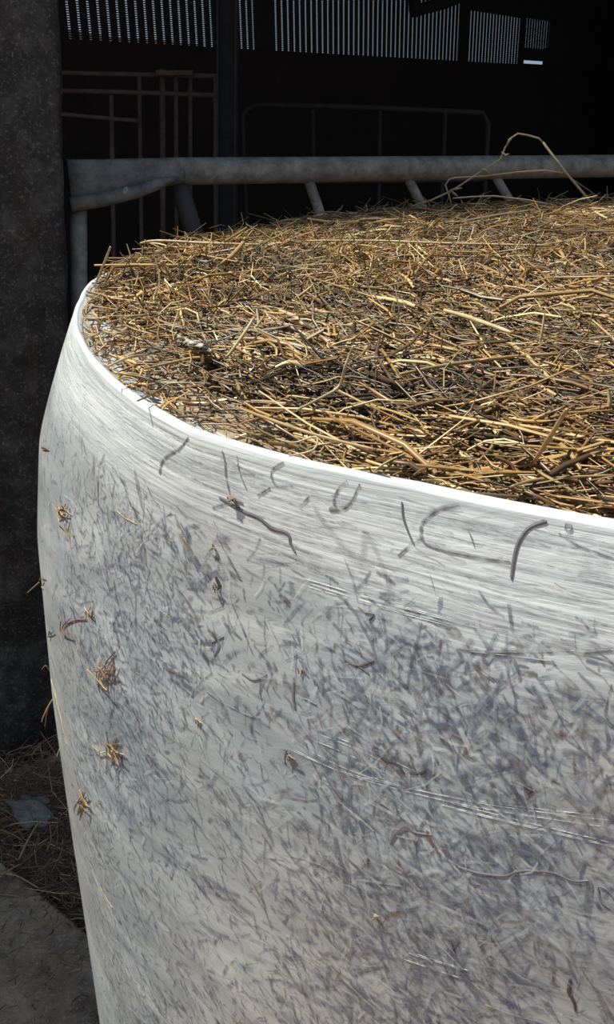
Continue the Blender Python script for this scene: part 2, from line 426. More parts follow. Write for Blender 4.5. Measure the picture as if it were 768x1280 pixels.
Yh = 5.2
hg = empty('hooped_gate', (atY(450, 140, Yh).x, Yh, 0)); tag(hg, 'dark tubular gate with a rounded top corner, in the pens right of the stanchion', 'gate')
q = pix([(303, 150), (304, 143), (309, 136), (318, 132), (330, 131), (420, 133), (520, 137), (604, 141)], Yh)
q = [Vector((q[0].x, Yh, -.02))] + q + [Vector((q[-1].x + .03, Yh, q[-1].z - .05)), Vector((q[-1].x + .04, Yh, -.02))]
m = MB(); m.tube(q, .014, 10); keep(m.build('hoop_frame', m_gate, smooth=True), hg)
for x in (391, 475, 557):
    t0 = atY(x, 137, Yh); m = MB(); m.tube([t0, Vector((t0.x, Yh, .05))], .012, 8); keep(m.build('upright_bar', m_gate, smooth=True), hg)
for z in (.95, .62, .28):
    m = MB(); m.tube([Vector((q[0].x, Yh, z)), Vector((q[-1].x, Yh, z))], .012, 8); keep(m.build('cross_bar', m_gate, smooth=True), hg)

# ------------------------------------------------------------------ feed barrier just behind the bale
def Yr(px): return 1.86 + (px - 90) / 678 * .60
bar = empty('feed_barrier', (atY(240, 215, 1.95).x, 1.95, 0))
tag(bar, 'galvanised feed barrier with thick top rail and slanting bars, fixed to the pillar', 'barrier')
rp = []; rr = []
for x in (205, 260, 330, 420, 520, 620, 700, 768, 860, 1050):
    Y = Yr(x); top = 197 - (x - 205) * .004 if x > 205 else 197
    wpx = 35 - (x - 205) / 563 * 9.5
    c = atY(x, top + wpx / 2, Y); D = (c - O).dot(-cB); rp.append(c); rr.append(wpx * D / F / 2)
RR = sum(rr) / len(rr)
m = MB(); m.tube(rp, RR, 28); keep(m.build('top_rail', m_galv, smooth=True), bar)
# flattened end of the rail, flaring towards the pillar
sec = [(86, 199, 262, .006), (105, 199, 257, .008), (130, 199, 251, .011), (160, 198, 245, .014), (185, 197.5, 238, .018), (205, 197, 233, .024), (225, 197, 231.5, .026)]
m = MB(); vs = []
for x, t, b_, th_ in sec:
    Y = Yr(x); T = atY(x, t, Y); B = atY(x + 2, b_, Y)
    mid = (T + B) / 2; hz = (T - B).length / 2
    for k in range(20):
        a_ = 2 * math.pi * k / 20; rib = 0.35 * max(0, math.cos(a_ - 3.6)) 
        vs.append(mid + UPZ * hz * math.cos(a_) + fn * (th_ * math.sin(a_) * (1 + rib)))
fs = [(i * 20 + k, i * 20 + (k + 1) % 20, (i + 1) * 20 + (k + 1) % 20, (i + 1) * 20 + k) for i in range(len(sec) - 1) for k in range(20)] + [tuple(range(20))[::-1]]
m.add(vs, fs); keep(m.build('flattened_rail_end', m_plate, smooth=True), bar)
m = MB()    # folded lip under the flattened end
m.tube([atY(88, 256, Yr(88) - .015), atY(130, 249, Yr(130) - .02), atY(170, 240, Yr(170) - .026), atY(198, 230, Yr(198) - .03), atY(222, 222, Yr(222) - .03)], [.014, .014, .013, .011, .004], 12)
keep(m.build('folded_lip', m_plate, smooth=True), bar)
m = MB(); q = atY(157, 238, Yr(157) - .045); m.tube([q - fd * .004 - UPZ * .006, q, q + fd * .003 + UPZ * .006], [.003, .0055, .003], 8)  # small near-white bead set on the rail end
tag(keep(m.build('white_spot', m_white, smooth=True), bar), 'small white spot on the rail end')
# post beside the pillar
t0 = atY(98, 258, Yr(98)); m = MB(); t1 = atY(99, 380, Yr(98)); m.tube([t0, t0 + (t1 - t0) * ((-.02 - t0.z) / (t1.z - t0.z))], .0165, 14); tag(keep(m.build('post', m_galv, smooth=True), bar))
# slanting bars down from the rail
for (x0, y0, x1, y1, w_) in ((222, 226, 243, 292, 24), (385, 222, 402, 272, 13), (509, 220, 527, 256, 12), (617, 216, 637, 250, 11)):
    Y = Yr(x0); A = atY(x0, y0, Y); B = atY(x1, y1, Y + .006); D = (A - O).dot(-cB)
    d = B - A; E_ = A + d * ((.47 - A.z) / d.z); E_.y = rp[0].y + (E_.x - rp[0].x) * (rp[-1].y - rp[0].y) / (rp[-1].x - rp[0].x)
    m = MB(); m.tube([A, B, E_], w_ * D / F / 2, 14); keep(m.build('slanting_bar', m_galv if w_ < 20 else m_dark, smooth=True), bar)
q0 = Vector((atY(98, 258, Yr(98)).x, Yr(98), .45)); q1 = Vector((rp[-1].x, Yr(1050), .45))
m = MB(); m.tube([q0, q1], .024, 16); keep(m.build('lower_rail', m_galv, smooth=True), bar)

# ------------------------------------------------------------------ the bale
BX, BY, BT = 0.3976, 0.8309, 1.2
AZD = np.radians([-180, -171.8, -164.3, -157.9, -149.4, -142.6, -137.4, -131, -126, -118.5, -90, 0, 85, 96, 106, 121, 139, 152, 161, 175, 180])
RZD = np.array([.585, .583, .587, .5907, .5984, .6068, .6125, .608, .601, .599, .600, .60, .606, .612, .618, .612, .594, .594, .592, .587, .585])
def rim(az):
    az = (np.asarray(az) + np.pi) % (2 * np.pi) - np.pi
    return np.interp(az, AZD, RZD)
ZK = -np.array([0, -.004, -.012, -.03, -.06, -.1, -.17, -.3, -.45, -.7, -1.0, -1.12, -1.165])
RK = np.array([.5975, .599, .6015, .6065, .6145, .6250, .6360, .6423, .6432, .6445, .646, .635, .60])
def prof(d):    # d = depth under the top, metres; smooth interpolation of the knots
    w = .0
    return (np.interp(d - .006, ZK, RK) + np.interp(d, ZK, RK) * 2 + np.interp(d + .006, ZK, RK)) / 4
PH = np.random.default_rng(5)
_f = PH.integers(2, 11, 12); _g = PH.normal(0, 9, 12); _p = PH.uniform(0, 6.28, 12)
def dents(az, d):
    h = 0
    for k in range(12): h = h + np.sin(_f[k] * az + _g[k] * d + _p[k])
    return h / 12 * .005 * np.clip(d / .15, 0, 1)
def surf(az, d):
    az = np.asarray(az, float); d = np.asarray(d, float)
    w = np.clip(1 - d / .10, 0, 1) ** 1.3
    r = prof(d) + w * (rim(az) - .597) + dents(az, d)
    return np.stack([BX + r * np.cos(az), BY + r * np.sin(az), BT - d - .011 * np.clip(np.sin(az) * 3, 0, 1)], -1)
def surf_n(az, d):
    e = .002; a_ = surf(az + e, d) - surf(az - e, d); b_ = surf(az, d + e) - surf(az, np.maximum(d - e, 0))
    nn = np.cross(b_, a_); nn /= np.linalg.norm(nn, axis=-1, keepdims=True)
    out = np.stack([np.cos(az), np.sin(az), 0 * az], -1); sgn = np.sign((nn * out).sum(-1, keepdims=True)); return nn * sgn

bale = empty('straw_bale', (BX, BY, .035))
tag(bale, 'large round straw bale standing on end, wrapped in white film with its straw top open', 'bale')
NA = 900; DD = np.concatenate([np.linspace(0, .012, 5)[:-1], np.linspace(.012, .12, 28)[:-1], np.linspace(.12, 1.165, 90)])
AZ, DP = np.meshgrid(np.linspace(-np.pi, np.pi, NA, endpoint=False), DD)
V = surf(AZ, DP).reshape(-1, 3)
inner = surf(AZ[0], 0 * AZ[0]); cin = np.array([BX, BY, 0]); 
rad = (inner - cin) * [1, 1, 0]; un = rad / np.linalg.norm(rad, axis=1, keepdims=True)
fold = [inner - un * .0035 + [0, 0, .0005], inner - un * .006 - [0, 0, .006], inner - un * .03 - [0, 0, .012]]
V = np.concatenate([fold[2], fold[1], fold[0], V]); NR = len(DD) + 3
idx = np.arange(NR * NA).reshape(NR, NA)
Fc = np.stack([idx[:-1], np.roll(idx, -1, 1)[:-1], np.roll(idx, -1, 1)[1:], idx[1:]], -1).reshape(-1, 4)[:, ::-1]
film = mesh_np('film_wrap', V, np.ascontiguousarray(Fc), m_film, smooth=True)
uvl = film.data.uv_layers.new(name='UVMap')
rows = np.concatenate([[-.03, -.01, -.003], DD]); 
vi = np.empty(len(film.data.loops), np.int32); film.data.loops.foreach_get('vertex_index', vi)
col_i = vi % NA; row_i = vi // NA
# keep faces across the seam continuous (seam sits at the hidden far left)
u = np.linspace(-np.pi, np.pi, NA, endpoint=False)[col_i] * .62
fcol = col_i.reshape(-1, 4); wrapm = (fcol.max(1) == NA - 1) & (fcol.min(1) == 0)
u4 = u.reshape(-1, 4); u4[wrapm] = np.where(fcol[wrapm] == 0, np.pi * .62, u4[wrapm])
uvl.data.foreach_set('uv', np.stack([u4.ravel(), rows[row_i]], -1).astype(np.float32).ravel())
keep(film, bale)
bvh = BVHTree.FromPolygons([tuple(x) for x in V], [tuple(int(y) for y in x) for x in Fc])

# straw face (matted base under the loose stalks)
_a = PH.normal(0, 9, (16, 2)); _b = PH.uniform(0, 6.28, 16)
def top_h(x, y):
    """height of the straw face over the rim plane"""
    dx = x - BX; dy = y - BY; r = np.hypot(dx, dy); az = np.arctan2(dy, dx)
    e = np.clip((rim(az) - r) / .09, 0, 1)
    h = 0
    for k in range(16): h = h + np.sin(_a[k, 0] * dx + _a[k, 1] * dy + _b[k])
    hh = -.005 + e * .008 + h / 16 * .012 * e
    far = np.clip(dy / .6, 0, 1)
    return hh - far * .002 - .002
def grey_patch(x, y):
    h = 0
    for k in range(16): h = h + np.sin(1.6 * _a[k, 1] * x - 1.6 * _a[k, 0] * y + _b[(k * 3) % 16])
    return h / 5
NRr = 60; V = []; 
AZ2, T2 = np.meshgrid(np.linspace(-np.pi, np.pi, 240, endpoint=False), np.linspace(0, 1, NRr))
r2 = T2 * (rim(AZ2) - .007); X = BX + r2 * np.cos(AZ2); Y = BY + r2 * np.sin(AZ2); Z = BT + top_h(X, Y) - .006
V = np.stack([X, Y, Z], -1).reshape(-1, 3); idx = np.arange(NRr * 240).reshape(NRr, 240)
Fc = np.stack([idx[:-1], idx[1:], np.roll(idx, -1, 1)[1:], np.roll(idx, -1, 1)[:-1]], -1).reshape(-1, 4)
dg = np.degrees(AZ2); lw2 = np.interp(dg, [-178, -162, -135, -126], [0.01, .07, .06, 0])
netm = np.clip((r2 - (rim(AZ2) - lw2)) / .012, 0, 1) * (lw2 > 0)
keep(mesh_np('matted_straw_face', V, np.ascontiguousarray(Fc), m_bed, col=np.stack([netm.ravel()] * 3 + [np.ones(netm.size)], -1), smooth=True), bale)

def strands(C, Dr, Nn, L, Wd, bend, cols, seg=3, flatness=.6, alpha=None):
    """n curved straws: centre, direction, normal, length, width. Triangular section."""
    n_ = len(C); Dr = Dr / np.linalg.norm(Dr, axis=1, keepdims=True); Bt = np.cross(Nn, Dr); Bt /= np.linalg.norm(Bt, axis=1, keepdims=True)
    N2 = np.cross(Dr, Bt); rows = []
    for i in range(seg + 1):
        t = i / seg - .5
        P = C + Dr * (L * t)[:, None] + Bt * (bend[:, 0] * L * (t * t - .08))[:, None] + N2 * (bend[:, 1] * L * (t * t - .08))[:, None]
        wv = Wd * (1 - .35 * abs(2 * t) ** 3)
        rows.append(np.stack([P - Bt * (wv / 2)[:, None], P + N2 * (wv * flatness)[:, None], P + Bt * (wv / 2)[:, None]], 1))
    V = np.stack(rows, 1)                      # n, seg+1, 3, 3
    base = (np.arange(n_) * (seg + 1) * 3)[:, None, None, None]
    ii = np.arange(seg)[None, :, None, None] * 3; k = np.arange(3)[None, None, :, None]; k2 = (k + 1) % 3
    Fq = np.concatenate([base + ii + k, base + ii + k2, base + ii + 3 + k2, base + ii + 3 + k], -1).reshape(-1, 4)
    Cc = np.repeat(cols, (seg + 1) * 3, 0)
    return V.reshape(-1, 3), Fq, Cc

PAL = np.array([[.36, .235, .115], [.52, .385, .21], [.26, .155, .075], [.17, .10, .052], [.70, .585, .39], [.09, .055, .03], [.21, .175, .13], [.34, .21, .08]])
CL = [(ground(x, y, BT), sx, w_, c_) for x, y, sx, w_, c_ in ((520, 492, .05, 1.0, (.055, .042, .032)), (430, 488, .035, .7, (.06, .045, .035)), (385, 380, .05, .7, (.075, .066, .058)),
      (215, 352, .045, .8, (.06, .05, .042)), (330, 425, .05, .8, (.19, .165, .135)), (640, 420, .05, .6, (.09, .07, .05)), (250, 440, .02, .8, (.10, .09, .08)), (700, 350, .08, .5, (.10, .085, .07)), (600, 300, .12, .45, (.09, .07, .055)), (760, 470, .05, .5, (.09, .065, .05)))]
def straw_field(n_, seed, zlift, Lm, Wm, pal_p, edge=.008, tilt=.10):
    r = np.random.default_rng(seed)
    # denser towards the camera, where each stalk shows larger
    X = []; Y = []
    while sum(map(len, X)) < n_:
        az = r.uniform(-np.pi, np.pi, n_); rr = np.sqrt(r.uniform(0, 1, n_)) * (rim(az) - edge)
        x = BX + rr * np.cos(az); y = BY + rr * np.sin(az)
        dist = np.hypot(x, y + .0); pk = np.clip(1.15 - .5 * dist, .22, 1) * np.where(x > .75, .55, 1)
        deg = np.degrees(az); lw_ = np.interp(deg, [-172, -160, -135, -128], [0.01, .06, .05, 0])
        pk = np.where(rr > rim(az) - lw_, pk * .2, pk)
        kp = r.uniform(0, 1, n_) < pk; X.append(x[kp]); Y.append(y[kp])
    x = np.concatenate(X)[:n_]; y = np.concatenate(Y)[:n_]
    az = np.arctan2(y - BY, x - BX); rr = np.hypot(x - BX, y - BY)
    L = r.lognormal(math.log(Lm), .55, n_).clip(.008, .16); Wd = r.lognormal(math.log(Wm), .35, n_).clip(.0008, .0045)
    tang = az + np.pi / 2
    ang = np.where(r.uniform(0, 1, n_) < .68, tang + r.normal(0, .38, n_), r.uniform(0, np.pi * 2, n_))
    nearf = (y < BY - .1) & (x > .25) & (r.uniform(0, 1, n_) < .4)
    ang = np.where(nearf, r.normal(0, .3, n_), ang)
    # keep whole stalk inside the rim
    for s_ in (-.5, .5):
        ex = x + np.cos(ang) * L * s_; ey = y + np.sin(ang) * L * s_; ea = np.arctan2(ey - BY, ex - BX)
        over = np.hypot(ex - BX, ey - BY) - (rim(ea) - np.where((ea > 0) & (ea < 3.2), -.012, .003))
        m_ = over > 0; x = np.where(m_, x - (over + .002) * np.cos(ea), x); y = np.where(m_, y - (over + .002) * np.sin(ea), y)
    pitch_ = r.normal(0, tilt, n_)
    D_ = np.stack([np.cos(ang) * np.cos(pitch_), np.sin(ang) * np.cos(pitch_), np.sin(pitch_)], -1)
    N_ = np.zeros((n_, 3)); N_[:, 2] = 1; N_[:, :2] = r.normal(0, .35, (n_, 2))
    z = BT + top_h(x, y) + r.uniform(-.004, zlift, n_) + .3 * L * abs(np.sin(pitch_))
    C_ = np.stack([x, y, z], -1)
    g = grey_patch(x, y)
    pi_ = r.choice(len(PAL), n_, p=pal_p); c = PAL[pi_] * np.array([[.78, .73, .57]]) * r.lognormal(0, .3, (n_, 1))
    gm = np.clip(g - .35, 0, 1)[:, None] * r.uniform(0, 1.0, (n_, 1))
    c = c * (1 - gm) + np.array([[.13, .105, .075]]) * gm
    for q_, sx_, w_, cc_ in CL:
        dd_ = ((x - q_.x) / (sx_ * 1.6)) ** 2 + ((y - q_.y) / sx_) ** 2
        m_ = (r.uniform(0, 1, n_) < w_ * .72 * np.exp(-dd_))[:, None]
        c = np.where(m_, np.array([cc_]) * np.array([[1.25, 1.12, .9]]) * r.lognormal(0, .5, (n_, 1)), c)
    c = np.concatenate([c, np.ones((n_, 1))], 1)
    b_ = np.stack([r.normal(0, .6, n_), r.normal(-.05, .25, n_)], -1)
    V_, F_, Cc_ = strands(C_, D_, N_, L, Wd, b_, c.clip(0, 1))
    V4 = V_.reshape(n_, 12, 3); ra = np.hypot(V4[..., 0] - BX, V4[..., 1] - BY); va = np.arctan2(V4[..., 1] - BY, V4[..., 0] - BX)
    back_ = (va > .2) & (va < 3.05)
    ok = (V4[..., 2] < BT + .034).all(1) & (ra < rim(va) + np.where(back_, .02, -.001)).all(1)
    kv = np.repeat(ok, 12); Vn = V_[kv]; return Vn, F_[:int(ok.sum()) * 9], Cc_[kv]
parts = [straw_field(34000, 1, .005, .022, .0014, [.20, .07, .2, .20, .03, .18, .07, .05], edge=.001),
         straw_field(30000, 2, .009, .020, .0011, [.22, .14, .16, .14, .08, .12, .07, .07], tilt=.22, edge=.002),
         straw_field(4200, 3, .010, .05, .0021, [.24, .22, .16, .10, .10, .05, .05, .08], edge=.01, tilt=.06),
         straw_field(2500, 4, .010, .014, .0013, [.2, .22, .1, .1, .2, .08, .0, .10], edge=.01, tilt=.7)]
off = 0; VV = []; FF = []; CC = []
for v_, f_, c_ in parts: VV.append(v_); FF.append(f_ + off); CC.append(c_); off += len(v_)
so = mesh_np('loose_straw_layer', np.concatenate(VV), np.concatenate(FF), m_straw, col=np.concatenate(CC))
so['kind'] = 'stuff'; keep(so, bale)

# chaff showing through the film, plus painted crease highlights
def flecks(n_, seed, dlo, dhi, Lm, Wm, palette, slope, spread, rand, alo, ahi, lift=(.0003, .0012), azr=(-200, -40), seg=3, dens=None, lmax=None):
    r = np.random.default_rng(seed)
    az = np.radians(r.uniform(*azr, n_)); d = r.uniform(dlo, dhi, n_)
    if dens is not None:
        k = r.uniform(0, 1, n_) < dens(az, d, r); az = az[k]; d = d[k]; n_ = len(az)
    L = r.lognormal(math.log(Lm), .55, n_).clip(.002, lmax or Lm * 3.5); Wd = r.lognormal(math.log(Wm), .4, n_)
    ang = np.where(r.uniform(0, 1, n_) < rand, r.uniform(0, np.pi, n_), slope + r.normal(0, spread, n_))
    bend = r.normal(0, .22, n_); P = []; 
    nn = surf_n(az, d); lf = r.uniform(*lift, n_)
    rowsV = []
    for i in range(seg + 1):
        t = i / seg - .5
        du = L * t * np.cos(ang) - bend * L * (t * t - .08) * np.sin(ang); dv = L * t * np.sin(ang) + bend * L * (t * t - .08) * np.cos(ang)
        wv = Wd * (1 - .35 * abs(2 * t) ** 2) * r.uniform(.7, 1.2, n_) / 2
        out = []
        for s_ in (-1, 1):
            A_ = az + (du - s_ * wv * np.sin(ang)) / .63; D_ = np.maximum(d + dv + s_ * wv * np.cos(ang), .001)
            out.append(surf(A_, D_) + nn * lf[:, None])
        rowsV.append(np.stack(out, 1))
    V = np.stack(rowsV, 1).reshape(-1, 3); base = (np.arange(n_) * (seg + 1) * 2)[:, None, None]; ii = np.arange(seg)[None, :, None] * 2
    Fq = np.concatenate([base + ii, base + ii + 1, base + ii + 3, base + ii + 2], -1).reshape(-1, 4)
    pal = np.array(palette); c = pal[r.integers(0, len(pal), n_)] * r.lognormal(0, .15, (n_, 1)); al = r.uniform(alo, ahi, (n_, 1)) * np.clip((np.degrees(az)[:, None] + 195) / 60, .5, 1)
    return V, Fq, np.repeat(np.concatenate([c, al], 1).clip(0, 1), (seg + 1) * 2, 0)
def dens_body(az, d, r):
    g = 0
    for k in range(8): g = g + np.sin(_a[k, 0] * 1.5 * az + _a[k, 1] * 1.3 * d + _b[k])
    fade = np.clip((d - .035) / .035, 0, 1)
    rightness = np.clip((np.degrees(az) + 175) / 50, .22, 1)  # chaff thickens to the right, partly to paint that side's shade darker
    return fade * rightness * np.clip(.8 + .2 * g, .3, 1)
blue = [(.12, .145, .20), (.14, .155, .22), (.16, .19, .24), (.19, .18, .19), (.10, .12, .17)]
lite = [(.50, .54, .56), (.56, .56, .53), (.43, .50, .56), (.54, .58, .60)]
SL = math.radians(24)
fk = [flecks(110000, 21, .04, 1.14, .010, .0017, blue, SL, .5, .45, .22, .6, dens=dens_body, lift=(.0001, .0005), seg=2, lmax=.026),
      flecks(150000, 22, .035, 1.14, .0055, .0010, blue + [(.16, .12, .10)], SL, .6, .6, .25, .7, dens=dens_body, lift=(.0001, .0005), seg=2),
      flecks(50000, 23, .04, 1.14, .009, .0014, lite, SL, .45, .4, .15, .45, dens=dens_body, lift=(.0003, .0007), seg=2),
      flecks(300, 24, .05, 1.1, .06, .0008, lite, SL * .8, .16, 0, .25, .5, lift=(.0004, .0008), seg=8),  # long pale lines: highlights on film creases, put into the colour
      flecks(200, 25, .08, 1.1, .05, .0009, [(.24, .23, .22), (.2, .2, .23)], SL * .8, .25, 0, .3, .6, lift=(.0004, .0008), seg=8),
      flecks(2600, 26, .006, .05, .022, .0004, [(.30, .30, .33), (.40, .39, .38)], 0, .03, 0, .25, .55, lift=(.0001, .0003), seg=6),
      flecks(900, 27, .05, 1.14, .008, .0009, [(.22, .15, .09), (.08, .06, .05), (.26, .20, .13)], SL, .6, .7, .6, 1, lift=(.0006, .001))]
off = 0; VV = []; FF = []; CC = []
for v_, f_, c_ in fk: VV.append(v_); FF.append(f_ + off); CC.append(c_); off += len(v_)
fo_ = mesh_np('chaff_and_crease_highlights', np.concatenate(VV), np.concatenate(FF), m_fleck, col=np.concatenate(CC))
fo_['kind'] = 'stuff'; keep(fo_, bale)

# single marks and scraps, each laid on the film where it is seen
def catmull(p, n_=6):
    p = [p[0]] + list(p) + [p[-1]]; out = []
    for i in range(1, len(p) - 2):
        for k in range(n_):
            t = k / n_; a_, b_, c_, d_ = [np.array(q, float) for q in p[i - 1:i + 3]]
            out.append(.5 * ((2 * b_) + (-a_ + c_) * t + (2 * a_ - 5 * b_ + 4 * c_ - d_) * t * t + (-a_ + 3 * b_ - 3 * c_ + d_) * t ** 3))
    out.append(np.array(p[-2], float)); return out
def film_ribbon(name, px, wpx, mat, lift=.0003, arch=.0003, label=None):
    P = catmull(px); V = []; m_ = len(P); last = None
    if not hasattr(wpx, '__len__'): wpx = [wpx] * len(px)
    ws = np.interp(np.linspace(0, 1, m_), np.linspace(0, 1, len(wpx)), wpx)
    H = []
    for q in P:
        d = ray(q[0], q[1]); loc, nn, _, dist = bvh.ray_cast(O, d)
        if loc is None:
            continue
        if nn.dot(d) > 0: nn = -nn
        H.append((loc, nn, dist))
    if len(H) < 2: return None
    for i, (loc, nn, dist) in enumerate(H):
        t = (H[min(i + 1, len(H) - 1)][0] - H[max(i - 1, 0)][0]).normalized(); b = nn.cross(t).normalized()
        w = ws[min(i, m_ - 1)] * dist / F / 2 * (.45 if i in (0, len(H) - 1) else 1)
        c = loc + nn * lift
        V += [c - b * w, c + nn * arch, c + b * w, c - nn * .0003]
    n_ = len(H); fs = [(i * 4 + k, i * 4 + (k + 1) % 4, (i + 1) * 4 + (k + 1) % 4, (i + 1) * 4 + k) for i in range(n_ - 1) for k in range(4)]
    fs += [(3, 2, 1, 0), tuple((n_ - 1) * 4 + k for k in range(4))]
    o = mesh_np(name, V, fs, mat); keep(o, bale)
    if label: o['label'] = label
    return o
G, G2, K, BR, RD = m_grey, m_grey2, m_black, m_brown, m_red
trapped = [
 ([(236, 546), (226, 560), (212, 568), (203, 578), (200, 592)], [2, 4, 5, 5, 6], G2),
 ([(278, 563), (282, 578), (283, 595), (288, 618)], [3, 4, 4, 3], G2),
 ([(297, 570), (300, 590), (309, 612)], [2, 2.5, 2], G2),
 ([(355, 577), (342, 585), (340, 597), (348, 607), (366, 606)], [2, 3, 3, 3, 2], G2),
 ([(338, 609), (322, 619)], [2, 3], G2), ([(388, 619), (374, 633)], [2, 3], G2),
 ([(434, 600), (424, 610), (418, 624), (420, 634)], [2, 3, 4, 5], G2),
 ([(450, 604), (442, 622), (432, 634), (412, 637)], [2, 3, 5, 9], G2),
 ([(503, 627), (505, 648), (514, 672), (518, 680)], [2.5, 3, 2.5, 2], G),
 ([(575, 631), (548, 637), (530, 652), (527, 668), (534, 680), (562, 689), (600, 696), (638, 701)], [5, 6, 5, 5, 4, 4, 4, 3], G2),
 ([(528, 672), (512, 682), (498, 694)], [3, 3, 2], G2),
 ([(585, 661), (590, 672), (594, 684)], [2, 2, 1.5], G2),
 ([(684, 651), (662, 660), (649, 678), (643, 700), (640, 724)], [6, 5, 5, 5, 4], G),
 ([(708, 654), (715, 656), (714, 662), (707, 661), (708, 654)], 1.8, G2),
 ([(699, 666), (714, 676), (730, 684), (768, 697)], [2, 2.5, 2, 2], G2),
 ([(274, 621), (292, 632), (306, 640), (325, 648), (340, 660), (360, 667), (364, 680), (370, 691)], [3, 5, 5, 5, 6, 5, 4, 3], G),
 ([(266, 634), (285, 628)], [3, 4], G2),
 ([(123, 602), (123, 618), (124, 632)], [2, 3.5, 2], G),
 ([(272, 796), (274, 808), (268, 820)], [4, 5, 3], G), ([(265, 803), (280, 796)], [3, 2], G),
 ([(302, 840), (318, 850), (334, 843)], [2, 3, 2], G),
 ([(432, 824), (448, 832), (468, 826)], [2, 3, 2], K), ([(446, 830), (462, 842)], [2, 2], K),
 ([(368, 852), (367, 870), (370, 888)], [3, 4, 2], G),
 ([(456, 765), (468, 768), (462, 775)], [2, 2.5, 2], K),
 ([(405, 964), (416, 982), (428, 998)], [4, 6, 4], G),
 ([(472, 942), (482, 950), (496, 954), (503, 962), (506, 968)], [3, 4, 3, 3, 2], K),
 ([(512, 966), (528, 966), (534, 961)], [3, 4, 2], K),
 ([(476, 1003), (492, 1013), (506, 1024)], [3, 3, 2], G),
 ([(488, 1056), (496, 1040), (508, 1032), (520, 1040), (540, 1043)], [3, 9, 12, 4, 2], G),
 ([(534, 1038), (542, 1057)], [4, 3.5], RD),
 ([(655, 983), (664, 987), (660, 992)], [5, 7, 4], K),
 ([(574, 1083), (600, 1091), (632, 1094), (652, 1088), (690, 1090), (716, 1100), (736, 1100)], [2, 4, 4, 5, 4, 3, 2], G),
 ([(586, 1096), (590, 1103), (600, 1105)], [2, 2.5, 2], G),
 ([(748, 1108), (752, 1126), (768, 1138)], [2.5, 3, 2.5], G), ([(750, 1107), (760, 1112), (768, 1124)], [2, 2, 2], G),
 ([(600, 1182), (616, 1172)], [3, 4], G2), ([(560, 1174), (574, 1178), (566, 1186)], [2, 3, 2], K),
 ([(714, 1224), (712, 1240), (718, 1252), (720, 1264)], [4, 5, 4, 2], K),
 ([(455, 1076), (462, 1074)], [3, 5], K), ([(386, 1076), (404, 1082), (414, 1088)], [1.5, 2, 1.5], G),
 ([(570, 810), (610, 815), (660, 815), (718, 813)], [3, 5, 6, 4], G2), ([(588, 814), (640, 820), (690, 826)], [2, 3, 2], G2),
 ([(730, 815), (768, 812)], [5, 6], G2),
 ([(250, 850), (262, 866), (290, 884), (322, 898)], [2, 2.5, 2, 1.5], G2),
 ([(175, 900), (188, 918), (200, 938)], [2, 3, 3], G),
 ([(167, 1098), (178, 1120)], [3, 4], G), ([(248, 968), (262, 972)], [5, 8], G2),
 ([(355, 994), (380, 999), (396, 998)], [3, 5, 2], G2), ([(612, 1197), (660, 1225), (692, 1250)], [2, 2.5, 2], G2),
 ([(607, 1255), (646, 1269), (690, 1280)], [2, 3, 2], G2),
 ([(380, 872), (396, 880)], [2, 2], G), ([(182, 738), (188, 712)], [2, 3], G2), ([(270, 720), (276, 734)], [5, 8], K),
 ([(565, 1178), (570, 1192)], [2, 2], K), ([(765, 855), (757, 890), (768, 905)], [2, 4, 2], G2),
]
for px, w_, mt in trapped: film_ribbon('trapped_stalk', px, w_, mt)
pale = [([(146, 638), (158, 648), (172, 655)], [3, 3, 1.5], m_stalk), ([(384, 722), (450, 742), (520, 762), (600, 784)], [1.5, 2, 2.5, 1], m_white),
 ([(400, 730), (470, 752), (560, 776)], [1, 2, 1], m_white), ([(126, 1108), (132, 1120), (141, 1134)], [1.5, 2.5, 1.5], m_stalk),
 ([(116, 932), (124, 940)], [2, 2], m_stalk), ([(384, 935), (440, 962), (520, 986), (620, 1008), (768, 1030)], [1, 2, 2, 2.5, 2], m_white),
 ([(400, 920), (450, 940), (510, 968)], [1, 2, 1], m_white), ([(570, 1008), (660, 1030), (768, 1055)], [1, 2, 2], m_white),
 ([(505, 1195), (540, 1206), (574, 1216)], [1.5, 2, 1], m_white), ([(60, 835), (70, 870), (84, 930)], [1, 1.5, 1], m_stalk)]
for px, w_, mt in pale:
    if mt is m_white:  # thin ribbons that paint the highlights along film creases
        for k in range(3):
            jx, jy, js = rng.uniform(-25, 25), rng.uniform(-5, 5), rng.normal(0, .012)
            film_ribbon('stalk_or_highlight_line', [(x + jx, y + jy + js * (x - px[0][0])) for x, y in px], [x * .6 for x in w_], mt, lift=.0002, arch=.0002)
    else: film_ribbon('stalk_or_highlight_line', px, [x * .8 for x in w_], mt)
# tufts of brown scraps standing a little off the film
def tuft(cx_, cy_, size, n_, mats, seed, dirx=.3, diry=1):
    r = np.random.default_rng(seed); root = None
    for i in range(int(n_ * 1.8)):
        a_ = math.atan2(diry, dirx) + r.normal(0, .6); L_ = size * r.uniform(.4, 1); ox, oy = r.normal(0, size * .12, 2)
        c = np.array([cx_ + ox, cy_ + oy]); dv = np.array([math.cos(a_), math.sin(a_)]); pv = np.array([-dv[1], dv[0]]) * L_ * r.normal(0, .12)
        px = [tuple(c - dv * L_ / 2), tuple(c + pv), tuple(c + dv * L_ / 2)]
        o = film_ribbon('straw_scrap' if root is None else 'scrap_sliver', px, [.8, size * .035 + .9, .5], mats[i % len(mats)], lift=.0006 + .00035 * i, arch=.0004)
        if o is None: continue
        if root is None: root = o
        else: o.parent = root; o.matrix_parent_inverse = Matrix.Identity(4); o.matrix_parent_inverse = root.matrix_parent_inverse.inverted() @ o.matrix_parent_inverse if False else Matrix.Identity(4); o.location = (0, 0, 0)
    return root
